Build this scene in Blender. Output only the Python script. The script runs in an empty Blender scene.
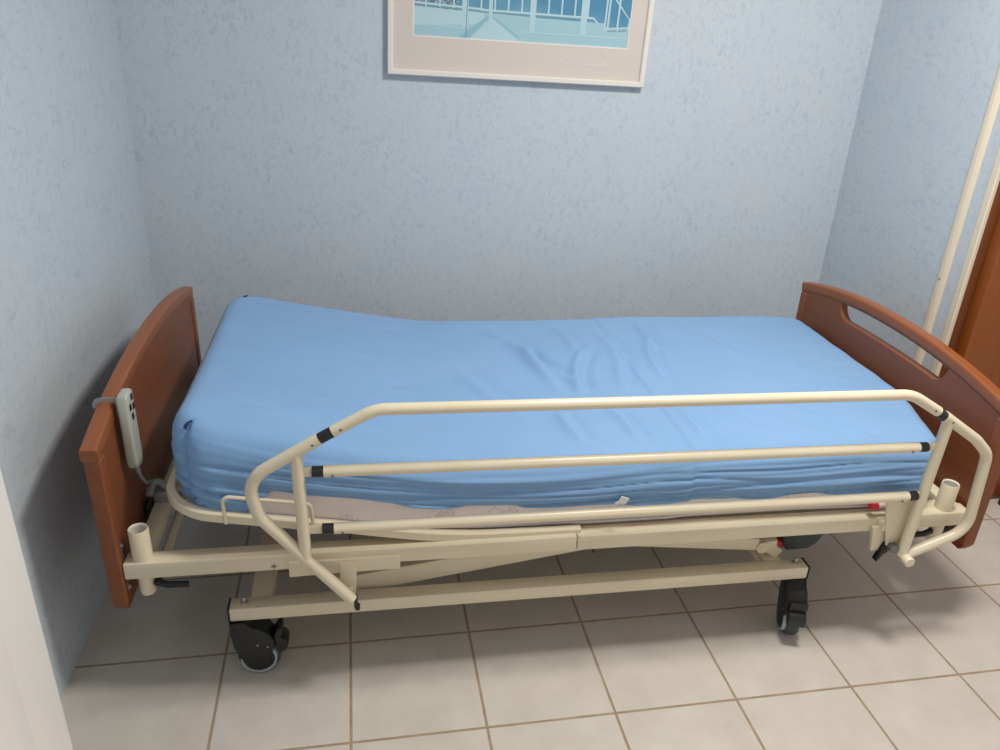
import bpy, bmesh, math, random
from mathutils import Vector, Matrix, noise

scene = bpy.context.scene
C = scene.collection

# ------------------------------------------------------------------ camera
cam_d = bpy.data.cameras.new('camera')
cam = bpy.data.objects.new('camera', cam_d)
C.objects.link(cam)
cam_d.sensor_width = 36.0
cam_d.lens = 36.0 * 0.78279
cam_d.clip_start = 0.02
YAW, PITCH, ROLL = 0.1954, 0.4335, 0.0510
fw = Vector((math.sin(YAW) * math.cos(PITCH), math.cos(YAW) * math.cos(PITCH), -math.sin(PITCH)))
ri0 = Vector((math.cos(YAW), -math.sin(YAW), 0))
up0 = ri0.cross(fw)
ri = ri0 * math.cos(ROLL) + up0 * math.sin(ROLL)
up = up0 * math.cos(ROLL) - ri0 * math.sin(ROLL)
cam.matrix_world = Matrix(((ri.x, up.x, -fw.x, 0.3439), (ri.y, up.y, -fw.y, -1.5334), (ri.z, up.z, -fw.z, 1.4535), (0, 0, 0, 1)))
scene.camera = cam

# ------------------------------------------------------------------ light, world, exposure
scene.view_settings.view_transform = 'Standard'
scene.view_settings.look = 'None'
scene.view_settings.gamma = 1.0
scene.view_settings.use_curve_mapping = False
scene.view_settings.exposure = 0.0

world = bpy.data.worlds.new('world')
scene.world = world
world.use_nodes = True
bgn = world.node_tree.nodes['Background']
bgn.inputs[0].default_value = (1.0, 0.97, 0.93, 1)
bgn.inputs[1].default_value = 0.60

ld = bpy.data.lights.new('ceiling_light', 'AREA')
ld.shape = 'DISK'
ld.size = 0.42
ld.energy = 42
ld.color = (1.0, 0.955, 0.88)
lo = bpy.data.objects.new('ceiling_light', ld)
C.objects.link(lo)
lo.location = (1.40, -0.30, 2.44)

# ------------------------------------------------------------------ materials
def new_mat(name, col, rough=0.5, metal=0.0, spec=0.5):
    m = bpy.data.materials.new(name)
    m.use_nodes = True
    b = m.node_tree.nodes['Principled BSDF']
    b.inputs['Base Color'].default_value = (*col, 1)
    b.inputs['Roughness'].default_value = rough
    b.inputs['Metallic'].default_value = metal
    b.inputs['Specular IOR Level'].default_value = spec
    return m

class NT:
    def __init__(s, m):
        s.nt = m.node_tree; s.b = m.node_tree.nodes['Principled BSDF']
    def n(s, t, **kw):
        x = s.nt.nodes.new(t)
        for k, v in kw.items(): setattr(x, k, v)
        return x
    def l(s, a, b): s.nt.links.new(a, b)
    def math(s, op, a, b=None, c=None):
        x = s.n('ShaderNodeMath', operation=op)
        for i, v in enumerate((a, b, c)):
            if v is None: continue
            if isinstance(v, (int, float)): x.inputs[i].default_value = v
            else: s.l(v, x.inputs[i])
        return x.outputs[0]
    def ramp(s, fac, stops):
        x = s.n('ShaderNodeValToRGB')
        while len(x.color_ramp.elements) < len(stops): x.color_ramp.elements.new(0.5)
        for e, (p, c) in zip(x.color_ramp.elements, stops):
            e.position = p; e.color = (*c, 1) if len(c) == 3 else c
        s.l(fac, x.inputs[0]); return x.outputs[0]
    def mix(s, fac, a, b):
        x = s.n('ShaderNodeMix', data_type='RGBA')
        if isinstance(fac, (int, float)): x.inputs[0].default_value = fac
        else: s.l(fac, x.inputs[0])
        for i, v in ((6, a), (7, b)):
            if isinstance(v, tuple): x.inputs[i].default_value = (*v, 1)
            else: s.l(v, x.inputs[i])
        return x.outputs[2]
    def noise(s, vec, scale, detail=2, rough=0.5, dist=0.0):
        x = s.n('ShaderNodeTexNoise')
        x.inputs['Scale'].default_value = scale; x.inputs['Detail'].default_value = detail
        x.inputs['Roughness'].default_value = rough; x.inputs['Distortion'].default_value = dist
        s.l(vec, x.inputs['Vector']); return x.outputs[0]
    def mapping(s, vec, scale=(1, 1, 1), rot=(0, 0, 0)):
        x = s.n('ShaderNodeMapping')
        x.inputs['Scale'].default_value = scale; x.inputs['Rotation'].default_value = rot
        s.l(vec, x.inputs[0]); return x.outputs[0]
    def pos(s): return s.n('ShaderNodeNewGeometry').outputs['Position']
    def obj(s): return s.n('ShaderNodeTexCoord').outputs['Object']
    def bump(s, h, strength, dist=0.002):
        x = s.n('ShaderNodeBump'); x.inputs['Strength'].default_value = strength
        x.inputs['Distance'].default_value = dist
        s.l(h, x.inputs['Height']); s.l(x.outputs[0], s.b.inputs['Normal'])

def wallpaper(name, base, dab, warm, seed):
    m = new_mat(name, base, 0.75, 0, 0.25)
    t = NT(m); p = t.pos()
    v1 = t.mapping(p, (1.0, 1.0, 0.5), (0.75, 0.8, seed))
    v2 = t.mapping(p, (1.0, 0.45, 1.0), (-0.75, -0.9, seed + 1.9))
    d1 = t.ramp(t.noise(v1, 72, 2, 0.5, 0.8), [(0.54, (0, 0, 0)), (0.69, (1, 1, 1))])
    d2 = t.ramp(t.noise(v2, 68, 2, 0.5, 0.8), [(0.55, (0, 0, 0)), (0.70, (1, 1, 1))])
    clump = t.ramp(t.noise(p, 9, 2, 0.5), [(0.36, (0.5, 0.5, 0.5)), (0.62, (1, 1, 1))])
    dm = t.math('MULTIPLY', t.math('MAXIMUM', d1, d2), clump)
    big = t.ramp(t.noise(p, 7, 3, 0.55), [(0.35, (0, 0, 0)), (0.65, (1, 1, 1))])
    c0 = t.mix(big, base, warm)
    c1 = t.mix(t.math('MULTIPLY', dm, 0.48), c0, dab)
    t.l(c1, t.b.inputs['Base Color'])
    t.bump(t.noise(p, 180, 3), 0.12, 0.001)
    return m

M = {}
M['paper'] = wallpaper('blue_wallpaper', (0.55, 0.62, 0.688), (0.385, 0.45, 0.555), (0.575, 0.63, 0.68), 0.2)
M['white_paint'] = new_mat('white_gloss_paint', (0.80, 0.77, 0.74), 0.4)
M['ceiling_paint'] = new_mat('ceiling_paint', (0.82, 0.82, 0.81), 0.85)
M['trunk'] = new_mat('cream_plastic_trim', (0.78, 0.68, 0.53), 0.4)
M['cream'] = new_mat('cream_enamel', (0.76, 0.67, 0.50), 0.32)
t = NT(M['cream']); vv = t.noise(t.obj(), 6, 3)
t.l(t.ramp(vv, [(0.3, (0.735, 0.645, 0.475)), (0.7, (0.78, 0.69, 0.52))]), t.b.inputs['Base Color'])
M['black'] = new_mat('black_plastic', (0.012, 0.012, 0.013), 0.45)
M['rubber'] = new_mat('grey_rubber', (0.045, 0.055, 0.06), 0.6)
M['rim'] = new_mat('pale_grey_rim', (0.36, 0.42, 0.44), 0.45)
M['steel'] = new_mat('zinc_steel', (0.55, 0.55, 0.53), 0.3, 0.9)
M['dark_steel'] = new_mat('dull_steel', (0.20, 0.21, 0.21), 0.4, 0.6)
M['handset'] = new_mat('pale_grey_plastic', (0.44, 0.46, 0.40), 0.45)
M['grey'] = new_mat('grey_plastic', (0.30, 0.31, 0.30), 0.5)
M['red'] = new_mat('red_plastic', (0.55, 0.02, 0.03), 0.4)
M['label'] = new_mat('white_label', (0.85, 0.85, 0.85), 0.7)
M['glass_tube'] = new_mat('clear_plastic', (0.75, 0.72, 0.66), 0.2)
M['hollow'] = new_mat('white_tube_liner', (0.70, 0.68, 0.64), 0.5)
M['dark_blue'] = new_mat('navy_thread', (0.012, 0.035, 0.12), 0.8)

def wood(name, c1, c2, rough, axis='y'):
    m = new_mat(name, c1, rough, 0, 0.5)
    t = NT(m); p = t.obj()
    sc = {'y': (30, 1.6, 30), 'z': (30, 30, 1.6)}[axis]
    g = t.noise(t.mapping(p, sc), 1.6, 5, 0.6, 0.6)
    t.l(t.ramp(g, [(0.3, c1), (0.7, c2)]), t.b.inputs['Base Color'])
    return m
M['cherry'] = wood('cherry_wood', (0.195, 0.056, 0.018), (0.235, 0.073, 0.024), 0.42)
M['cherry_cap_lit'] = wood('cherry_wood_lit_rail', (0.265, 0.078, 0.025), (0.305, 0.096, 0.032), 0.36)  # lighter cherry for the top rail: light falling on it put into the colour
M['door_wood'] = wood('orange_brown_door', (0.25, 0.066, 0.009), (0.29, 0.082, 0.012), 0.4, 'z')
M['door_dark'] = wood('brown_door_edge', (0.15, 0.042, 0.01), (0.18, 0.052, 0.013), 0.45, 'z')

# floor tiles
m = new_mat('floor_tiles', (0.6, 0.55, 0.5), 0.33, 0, 0.4)
t = NT(m); p = t.pos()
sx = t.n('ShaderNodeSeparateXYZ'); t.l(p, sx.inputs[0])
def edge(o):
    f = t.math('FRACT', t.math('ADD', t.math('DIVIDE', o, 0.30), 20.5))
    return t.math('MULTIPLY', t.math('ABSOLUTE', t.math('SUBTRACT', f, 0.5)), 0.30)
wob = t.math('MULTIPLY', t.math('SUBTRACT', t.noise(p, 60, 2), 0.5), 0.0012)
dd = t.math('ADD', t.math('MINIMUM', edge(t.math('MAXIMUM', sx.outputs[0], -0.15)), edge(sx.outputs[1])), wob)
g = t.ramp(t.math('MULTIPLY', dd, 100), [(0.26, (1, 1, 1)), (0.37, (0, 0, 0))])
n1 = t.noise(p, 9, 5, 0.62)
n2 = t.noise(p, 55, 3, 0.6)
tc = t.mix(t.math('MULTIPLY', n2, 0.35), t.ramp(n1, [(0.3, (0.55, 0.505, 0.45)), (0.7, (0.64, 0.595, 0.54))]), (0.58, 0.535, 0.48))
gc = t.ramp(t.noise(p, 25, 3), [(0.3, (0.31, 0.23, 0.15)), (0.7, (0.39, 0.295, 0.205))])
t.l(t.mix(g, tc, gc), t.b.inputs['Base Color'])
t.l(t.math('ADD', t.math('MULTIPLY', g, 0.5), t.math('MULTIPLY_ADD', n1, 0.2, 0.3)), t.b.inputs['Roughness'])
t.bump(t.math('SUBTRACT', 1.0, g), 0.5, 0.0015)
M['floor'] = m

# sheet
m = new_mat('blue_cotton', (0.22, 0.39, 0.65), 0.85, 0, 0.15)
t = NT(m); p = t.obj()
t.l(t.ramp(t.noise(p, 5, 3), [(0.3, (0.212, 0.383, 0.635)), (0.7, (0.228, 0.397, 0.66))]), t.b.inputs['Base Color'])
t.b.inputs['Sheen Weight'].default_value = 0.15
w = t.n('ShaderNodeTexNoise'); w.inputs['Scale'].default_value = 420; t.l(p, w.inputs['Vector'])
t.bump(w.outputs[0], 0.10, 0.0008)
M['sheet'] = m
# mattress ticking: pale lilac beige with faint flower outlines
m = new_mat('floral_ticking', (0.55, 0.48, 0.46), 0.85, 0, 0.1)
t = NT(m); p = t.obj()
vo = t.n('ShaderNodeTexVoronoi', feature='DISTANCE_TO_EDGE'); vo.inputs['Scale'].default_value = 34
dv = t.n('ShaderNodeMix', data_type='VECTOR'); dv.inputs[0].default_value = 0.06
nn = t.n('ShaderNodeTexNoise'); nn.inputs['Scale'].default_value = 25; t.l(p, nn.inputs['Vector'])
t.l(p, dv.inputs[4]); t.l(nn.outputs['Color'], dv.inputs[5]); t.l(dv.outputs[1], vo.inputs['Vector'])
ln = t.ramp(vo.outputs['Distance'], [(0.03, (1, 1, 1)), (0.09, (0, 0, 0))])
patch = t.ramp(t.noise(p, 7, 2), [(0.50, (0, 0, 0)), (0.60, (1, 1, 1))])
t.l(t.mix(t.math('MULTIPLY', t.math('MULTIPLY', ln, patch), 0.6), (0.88, 0.79, 0.77), (0.60, 0.50, 0.53)), t.b.inputs['Base Color'])
M['ticking'] = m
M['piping'] = new_mat('lilac_piping', (0.45, 0.40, 0.46), 0.8)

# ------------------------------------------------------------------ mesh helpers
def mesh_obj(name, bm, mat, parent=None, smooth=True, angle=0.6):
    me = bpy.data.meshes.new(name)
    bmesh.ops.recalc_face_normals(bm, faces=bm.faces)
    bm.to_mesh(me); bm.free()
    mats = mat if isinstance(mat, (list, tuple)) else [mat]
    for q in mats: me.materials.append(q)
    if smooth:
        for f in me.polygons: f.use_smooth = True
        try: me.set_sharp_from_angle(angle=angle)
        except Exception: pass
    o = bpy.data.objects.new(name, me)
    C.objects.link(o)
    if parent is not None: o.parent = parent
    return o

def struct(o):
    o['kind'] = 'structure'; return o

def tag(o, label, cat, group=None):
    o['label'] = label; o['category'] = cat
    if group: o['group'] = group
    return o

def empty(name, loc=(0, 0, 0), rz=0.0, parent=None):
    o = bpy.data.objects.new(name, None)
    C.objects.link(o); o.location = loc; o.rotation_euler = (0, 0, rz)
    o.empty_display_size = 0.05
    if parent is not None: o.parent = parent
    return o

def box(bm, x0, x1, y0, y1, z0, z1, bev=0.0, seg=2, mi=0):
    vs = [bm.verts.new((x, y, z)) for x in (x0, x1) for y in (y0, y1) for z in (z0, z1)]
    fs = [(0, 1, 3, 2), (4, 6, 7, 5), (0, 4, 5, 1), (2, 3, 7, 6), (0, 2, 6, 4), (1, 5, 7, 3)]
    F = [bm.faces.new([vs[i] for i in f]) for f in fs]
    for f in F: f.material_index = mi
    bmesh.ops.recalc_face_normals(bm, faces=F)
    if bev > 0:
        E = list({e for f in F for e in f.edges})
        r = bmesh.ops.bevel(bm, geom=E, offset=bev, segments=seg, affect='EDGES', profile=0.5)
        for f in r['faces']: f.material_index = mi
    return vs

def fillet(pts, rads, n=7):
    pts = [Vector(p) for p in pts]
    out = [pts[0]]
    for i in range(1, len(pts) - 1):
        a, b, c = pts[i - 1], pts[i], pts[i + 1]
        r = rads[i - 1] if isinstance(rads, (list, tuple)) else rads
        d1 = (a - b).normalized(); d2 = (c - b).normalized()
        ang = d1.angle(d2)
        if r <= 0 or ang > math.pi - 0.01: out.append(b); continue
        tl = min(r / math.tan(ang / 2), 0.49 * (a - b).length, 0.49 * (c - b).length)
        r2 = tl * math.tan(ang / 2)
        bis = (d1 + d2).normalized()
        cen = b + bis * (r2 / math.sin(ang / 2))
        p1, p2 = b + d1 * tl, b + d2 * tl
        v1, v2 = p1 - cen, p2 - cen
        tot = v1.angle(v2); ax = v1.cross(v2).normalized()
        for k in range(n + 1):
            out.append(cen + Matrix.Rotation(tot * k / n, 3, ax) @ v1)
    out.append(pts[-1])
    return out

def sweep(bm, path, prof, cap=True, up=Vector((0, 0, 1)), closed=False, mi=0):
    """sweep a closed 2D profile along a path; the profile's second axis stays near `up`"""
    n = len(path); rings = []
    for i, p in enumerate(path):
        if closed: tg = (path[(i + 1) % n] - path[i - 1]).normalized()
        elif i == 0: tg = (path[1] - path[0]).normalized()
        elif i == n - 1: tg = (path[-1] - path[-2]).normalized()
        else: tg = ((path[i + 1] - p).normalized() + (p - path[i - 1]).normalized()).normalized()
        u = up
        if abs(tg.dot(u)) > 0.995: u = Vector((1, 0, 0)) if abs(tg.x) < 0.9 else Vector((0, 1, 0))
        s = tg.cross(u).normalized(); w = s.cross(tg).normalized()
        rings.append([bm.verts.new(p + s * a + w * b) for a, b in prof])
    k = len(prof)
    for i in range(n if closed else n - 1):
        A, B = rings[i], rings[(i + 1) % n]
        for j in range(k):
            f = bm.faces.new((A[j], A[(j + 1) % k], B[(j + 1) % k], B[j])); f.material_index = mi
    if cap and not closed:
        for r in (rings[0], rings[-1]):
            f = bm.faces.new(r); f.material_index = mi

def circ(r, n=20): return [(r * math.cos(2 * math.pi * i / n), r * math.sin(2 * math.pi * i / n)) for i in range(n)]

def tube(bm, pts, r, rads=0.0, n=20, fn=8, up=Vector((0, 1, 0)), mi=0):
    sweep(bm, fillet(pts, rads, fn), circ(r, n), True, up, mi=mi)

def lathe(bm, prof, origin=(0, 0, 0), axis='z', n=28, mi=0):
    """profile [(r, h)] turned about an axis"""
    o = Vector(origin); rings = []
    for r, h in prof:
        ring = []
        for i in range(n):
            a = 2 * math.pi * i / n
            c_, s_ = r * math.cos(a), r * math.sin(a)
            v = {'z': (c_, s_, h), 'y': (c_, h, s_), 'x': (h, c_, s_)}[axis]
            ring.append(bm.verts.new(o + Vector(v)))
        rings.append(ring)
    for A, B in zip(rings, rings[1:]):
        for j in range(n):
            f = bm.faces.new((A[j], A[(j + 1) % n], B[(j + 1) % n], B[j])); f.material_index = mi
    for r in (rings[0], rings[-1]):
        f = bm.faces.new(r); f.material_index = mi

def prism(bm, poly, a0, a1, axis='y', bev=0.0, mi=0, seg=2):
    """extrude a polygon given in the two other axes between a0 and a1"""
    def P(u, v, a): return {'y': (u, a, v), 'x': (a, u, v), 'z': (u, v, a)}[axis]
    A = [bm.verts.new(P(u, v, a0)) for u, v in poly]
    B = [bm.verts.new(P(u, v, a1)) for u, v in poly]
    F = [bm.faces.new(A), bm.faces.new(B)]
    k = len(poly)
    for j in range(k): F.append(bm.faces.new((A[j], A[(j + 1) % k], B[(j + 1) % k], B[j])))
    for f in F: f.material_index = mi
    bmesh.ops.recalc_face_normals(bm, faces=F)
    if bev > 0:
        E = list({e for f in F[:2] for e in f.edges})
        r = bmesh.ops.bevel(bm, geom=E, offset=bev, segments=seg, affect='EDGES', profile=0.5)
        for f in r['faces']: f.material_index = mi

def curve_plate(name, loops, thick, bev, mat, parent):
    """flat plate with holes: loops of (u, v) filled and extruded, plate in local YZ, thickness along X"""
    cu = bpy.data.curves.new(name, 'CURVE'); cu.dimensions = '2D'; cu.fill_mode = 'BOTH'
    for lp in loops:
        sp = cu.splines.new('POLY'); sp.points.add(len(lp) - 1)
        for q, (a, b) in zip(sp.points, lp): q.co = (a, b, 0, 1)
        sp.use_cyclic_u = True
    cu.extrude = thick / 2 - bev; cu.bevel_depth = bev; cu.bevel_resolution = 2; cu.offset = -bev
    tmp = bpy.data.objects.new(name + '_tmp', cu); C.objects.link(tmp)
    dg = bpy.context.evaluated_depsgraph_get()
    me = bpy.data.meshes.new_from_object(tmp.evaluated_get(dg))
    bpy.data.objects.remove(tmp); bpy.data.curves.remove(cu)
    me.name = name
    for v in me.vertices:
        a, b, c_ = v.co; v.co = (c_, a, b)
    me.materials.clear(); me.materials.append(mat)
    for f in me.polygons: f.use_smooth = True; f.material_index = 0
    try: me.set_sharp_from_angle(angle=0.5)
    except Exception: pass
    o = bpy.data.objects.new(name, me); C.objects.link(o); o.parent = parent
    return o

# ------------------------------------------------------------------ the room
XL, YB, XR, HC = -0.342, 1.196, 2.165, 2.50
bm = bmesh.new(); box(bm, -0.62, 4.2, -3.4, 1.40, -0.10, 0.0)
struct(mesh_obj('floor', bm, M['floor'], smooth=False))
bm = bmesh.new(); box(bm, -0.62, 4.2, -3.4, 1.40, HC, HC + 0.1)
struct(mesh_obj('ceiling', bm, M['ceiling_paint'], smooth=False))
bm = bmesh.new(); box(bm, XL - 0.12, XL, -0.95, YB, 0, HC)
struct(mesh_obj('wall_left', bm, M['paper'], smooth=False))
bm = bmesh.new(); box(bm, XL - 0.12, XR + 0.10, YB, YB + 0.12, 0, HC)
struct(mesh_obj('wall_back', bm, M['paper'], smooth=False))
bm = bmesh.new(); box(bm, XR, XR + 0.10, 0.468, YB, 0, HC)
struct(mesh_obj('wall_right', bm, M['paper'], smooth=False))
# passage beyond the right-hand wall
bm = bmesh.new(); box(bm, XR + 0.10, 4.2, YB, YB + 0.12, 0, HC)
struct(mesh_obj('wall_passage', bm, M['ceiling_paint'], smooth=False))
# front wall stub with the white door frame the photo looks past
bm = bmesh.new(); box(bm, XL, -0.04, -0.95, -0.80, 0, HC)
struct(mesh_obj('wall_front', bm, M['paper'], smooth=False))
JX, JY = -0.0145, -0.783
bm = bmesh.new()
box(bm, JX - 0.026, JX, -0.98, JY, 0, HC - 0.35, 0.003)
box(bm, JX - 0.026, JX + 0.012, -0.98, JY - 0.098, 0, HC - 0.35, 0.003)
box(bm, JX - 0.09, JX - 0.026, JY - 0.016, JY + 0.0, 0, HC - 0.35, 0.004)
struct(mesh_obj('trim_1', bm, M['white_paint']))

# cream trims on the right wall, door lining and the open brown door
bm = bmesh.new()
prism(bm, [(XR - 0.010, 0.567), (XR - 0.013, 0.561), (XR - 0.013, 0.547), (XR - 0.009, 0.539), (XR, 0.536), (XR, 0.570)], 0, HC, 'z')
tr2 = struct(mesh_obj('trim_2', bm, M['trunk'], angle=0.3))
bm = bmesh.new(); lathe(bm, [(0.0008, -0.0006), (0.0032, -0.0006), (0.0032, 0.001), (0.0008, 0.001)], (XR - 0.0132, 0.553, 0.755), 'x', 12)
mesh_obj('screw', bm, M['dark_steel'], tr2)
bm = bmesh.new()
prism(bm, [(XR - 0.006, 0.483), (XR - 0.008, 0.479), (XR - 0.008, 0.459), (XR - 0.005, 0.455), (XR + 0.004, 0.455), (XR + 0.004, 0.468), (XR, 0.468), (XR, 0.485)], 0, HC, 'z')
struct(mesh_obj('trim_3', bm, M['trunk'], angle=0.3))
bm = bmesh.new(); box(bm, XR + 0.004, XR + 0.10, 0.447, 0.468, 0, HC - 0.3, 0.002)
struct(mesh_obj('trim_4', bm, M['door_dark']))
dr = struct(empty('door_1', (XR + 0.028, 0.446, 0)))
bm = bmesh.new()
box(bm, 0, 0.82, -0.04, 0, 0.012, 2.10, 0.003)
mesh_obj('door_leaf', bm, M['door_wood'], dr)
bm = bmesh.new(); lathe(bm, [(0.010, 0), (0.010, -0.045), (0.012, -0.05), (0.012, -0.062), (0.004, -0.066)], (0.76, -0.043, 1.02), 'y', 18)
tube(bm, [(0.76, -0.10, 1.02), (0.64, -0.10, 1.02)], 0.009, 0, 14)
mesh_obj('door_handle', bm, M['steel'], dr)

bm = bmesh.new()
lathe(bm, [(0.022, 0), (0.0225, 0.004), (0.021, 0.03), (0.019, 0.058), (0.015, 0.066), (0.004, 0.069)], (0, 0, 0), 'z', 24)
o = mesh_obj('door_stop', bm, M['black']); o.location = (2.510, 0.372, 0)
tag(o, 'small black rubber door stop on the floor at the open brown door', 'door stop')

# ------------------------------------------------------------------ the picture on the back wall
pic = empty('framed_picture', (0.461, YB - 0.001, 1.2565))
pic.rotation_euler = (0, 0.017, 0)
tag(pic, 'white framed print of a white balcony railing over blue sea, hanging on back wall', 'picture')
PW, PH, FW, FD = 0.866, 0.66, 0.018, 0.026
bm = bmesh.new()
prof = [(0, 0), (0, -FD + 0.003), (0.003, -FD), (FW - 0.003, -FD), (FW, -FD + 0.003), (FW, 0)]
rings = []
for cx_, cz_, dx, dz in ((0, 0, 1, 1), (PW, 0, -1, 1), (PW, PH, -1, -1), (0, PH, 1, -1)):
    rings.append([bm.verts.new((cx_ + dx * a, b, cz_ + dz * a)) for a, b in prof])
for i in range(4):
    A, B = rings[i], rings[(i + 1) % 4]
    for j in range(len(prof)):
        k = (j + 1) % len(prof)
        bm.faces.new((A[j], A[k], B[k], B[j]))
M['frame_white'] = new_mat('white_lacquer', (0.80, 0.76, 0.71), 0.3)
mesh_obj('frame', bm, M['frame_white'], pic)
M['mat_board'] = new_mat('warm_white_mat_board', (0.68, 0.615, 0.56), 0.8)
M['bevel'] = new_mat('white_mat_bevel', (0.80, 0.77, 0.74), 0.7)
ix0, ix1, iz0, iz1 = 0.080, PW - 0.069, 0.117, PH - 0.10
bm = bmesh.new()
for (a, b, c_, d) in ((FW, PW - FW, FW, iz0), (FW, PW - FW, iz1, PH - FW), (FW, ix0, iz0, iz1), (ix1, PW - FW, iz0, iz1)):
    box(bm, a, b, -0.014, -0.010, c_, d)
e_ = 0.004
for (a, b, c_, d) in ((ix0, ix1, iz0, iz0 + e_), (ix0, ix1, iz1 - e_, iz1), (ix0, ix0 + e_, iz0 + e_, iz1 - e_), (ix1 - e_, ix1, iz0 + e_, iz1 - e_)):
    box(bm, a, b, -0.0125, -0.010, c_, d, mi=1)
# pencilled white signature on the mat
def stroke(pts): tube(bm, [(x, -0.0142, z) for x, z in pts], 0.0011, 0.002, 6, 3, mi=1)
sx0, sz0 = 0.565, 0.058
stroke([(sx0, sz0 + .006), (sx0 + .010, sz0 + .016), (sx0 + .014, sz0), (sx0 + .020, sz0 + .008), (sx0 + .026, sz0 + .001)])
stroke([(sx0 + .050, sz0 + .014), (sx0 + .056, sz0 + .002), (sx0 + .066, sz0 + .018), (sx0 + .060, sz0 - .012), (sx0 + .052, sz0 - .014)])
px_ = sx0 + .070
for i in range(7):
    stroke([(px_, sz0), (px_ + .005, sz0 + .008 + .003 * (i % 2)), (px_ + .008, sz0 + .001), (px_ + .012, sz0 + .004)]); px_ += .011
stroke([(sx0 + .148, sz0), (sx0 + .156, sz0 + .022), (sx0 + .160, sz0 + .002), (sx0 + .172, sz0 + .006)])
mesh_obj('mat_board', bm, [M['mat_board'], M['bevel']], pic, smooth=False)
# the print itself: flat coloured shapes on one sheet
pc = [new_mat('print_' + n_, c_, 0.6) for n_, c_ in (
    ('terrace', (0.36, 0.58, 0.66)), ('sea', (0.075, 0.25, 0.40)), ('rail', (0.50, 0.68, 0.74)), ('shade', (0.16, 0.34, 0.44)),
    ('pale', (0.46, 0.66, 0.72)), ('foliage', (0.05, 0.14, 0.22)), ('sky', (0.35, 0.58, 0.74)), ('aqua', (0.25, 0.50, 0.60)))]
tsea = NT(pc[1]); ps = tsea.obj()
sxx = tsea.n('ShaderNodeSeparateXYZ'); tsea.l(ps, sxx.inputs[0])
tsea.l(tsea.ramp(tsea.math('MULTIPLY_ADD', tsea.noise(ps, 6, 2), 0.25, sxx.outputs[2]), [(0.26, (0.16, 0.40, 0.52)), (0.36, (0.06, 0.25, 0.42))]), tsea.b.inputs['Base Color'])
tf = NT(pc[5])
tf.l(tf.ramp(tf.noise(tf.obj(), 130, 3, 0.6, 1.5), [(0.45, (0.03, 0.10, 0.17)), (0.55, (0.34, 0.50, 0.58))]), tf.b.inputs['Base Color'])
bm = bmesh.new()
NF = [0]
def flat(poly, lay, mi):
    poly = [(min(max(a, ix0 + e_), ix1 - e_), min(max(b, iz0 + e_), iz1 - e_)) for a, b in poly]
    NF[0] += 1; y = -0.0102 - 0.00014 * lay - 0.000012 * (NF[0] % 11)
    vs = [bm.verts.new((a, y, b)) for a, b in poly]
    if len(vs) > 2:
        f = bm.faces.new(vs); f.material_index = mi
def bar(a, b, w_, lay, mi):
    a = Vector(a); b = Vector(b); d = (b - a).normalized(); nrm = Vector((-d.y, d.x)) * w_ / 2
    flat([a + nrm, a - nrm, b - nrm, b + nrm], lay, mi)
L0, R0 = ix0, ix1
flat([(L0, iz0), (R0, iz0), (R0, iz1), (L0, iz1)], 0, 6)
flat([(L0, 0.20), (R0, 0.19), (R0, 0.42), (L0, 0.42)], 1, 1)
flat([(L0, iz0), (R0, iz0), (R0, 0.185), (L0, 0.206)], 2, 0)
flat([(L0, 0.206), (L0 + .145, 0.200), (L0 + .145, 0.30), (L0, 0.33)], 3, 5)         # bushes by the left post
flat([(L0, 0.150), (L0 + .235, 0.165), (L0 + .225, 0.196), (L0, 0.206)], 3, 4)
flat([(L0 + .145, iz0), (L0 + .245, 0.196), (L0 + .245, 0.186), (L0 + .18, iz0)], 4, 7)   # side shadow of terrace step
flat([(L0 + .185, iz0), (L0 + .252, 0.186), (L0 + .345, iz0)], 4, 4)
bar((L0 + .258, 0.185), (L0 + .345, 0.130), 0.004, 5, 7)
bar((L0, 0.2105), (L0 + .215, 0.203), 0.005, 5, 3)
bar((L0 + .215, 0.201), (L0 + .590, 0.199), 0.005, 5, 3)
bar((L0, 0.2155), (L0 + .225, 0.208), 0.006, 6, 2)
bar((L0 + .215, 0.2065), (L0 + .590, 0.2045), 0.006, 6, 2)
bar((L0 + .590, 0.204), (L0 + .604, 0.190), 0.005, 6, 2)
bar((L0, 0.158), (L0 + .15, 0.150), 0.003, 5, 2)
bar((L0 + .35, 0.150), (R0, 0.150), 0.003, 5, 2)
x_ = L0 + .040
while x_ < R0 - .12:                                                                     # balusters
    bar((x_, 0.206), (x_ - .001, 0.43), 0.0055, 7, 2); x_ += .044
for xa, wd in ((L0 + .165, .020), (L0 + .247, .012), (L0 + .385, .019), (L0 + .556, .021)):  # posts
    bar((xa, 0.150), (xa - .002, 0.47), wd, 8, 4)
bar((L0 + .170, iz0), (L0 + .172, 0.43), 0.003, 9, 3)
flat([(R0 - .090, 0.174), (R0, 0.178), (R0, 0.43), (R0 - .090, 0.43)], 7, 1)                 # stair bay at the right
for xa in (R0 - .088, R0 - .078): bar((xa, 0.165), (xa + .004, 0.43), 0.006, 9, 2)
bar((R0 - .088, 0.1755), (R0, 0.182), 0.005, 9, 2)
bar((R0 - .080, 0.168), (R0, 0.174), 0.003, 9, 3)
bar((R0 - .078, 0.285), (R0, 0.205), 0.006, 10, 2)
for xa in (R0 - .045, R0 - .008): bar((xa, 0.170), (xa + .004, 0.43 if xa < R0 - .02 else 0.21), 0.006, 9, 2)
bar((L0, 0.430), (R0, 0.430), 0.012, 11, 2)
flat([(L0, 0.47), (R0, 0.47), (R0, 0.475), (L0, 0.475)], 11, 2)
mesh_obj('print', bm, pc, pic, smooth=False)
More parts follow.
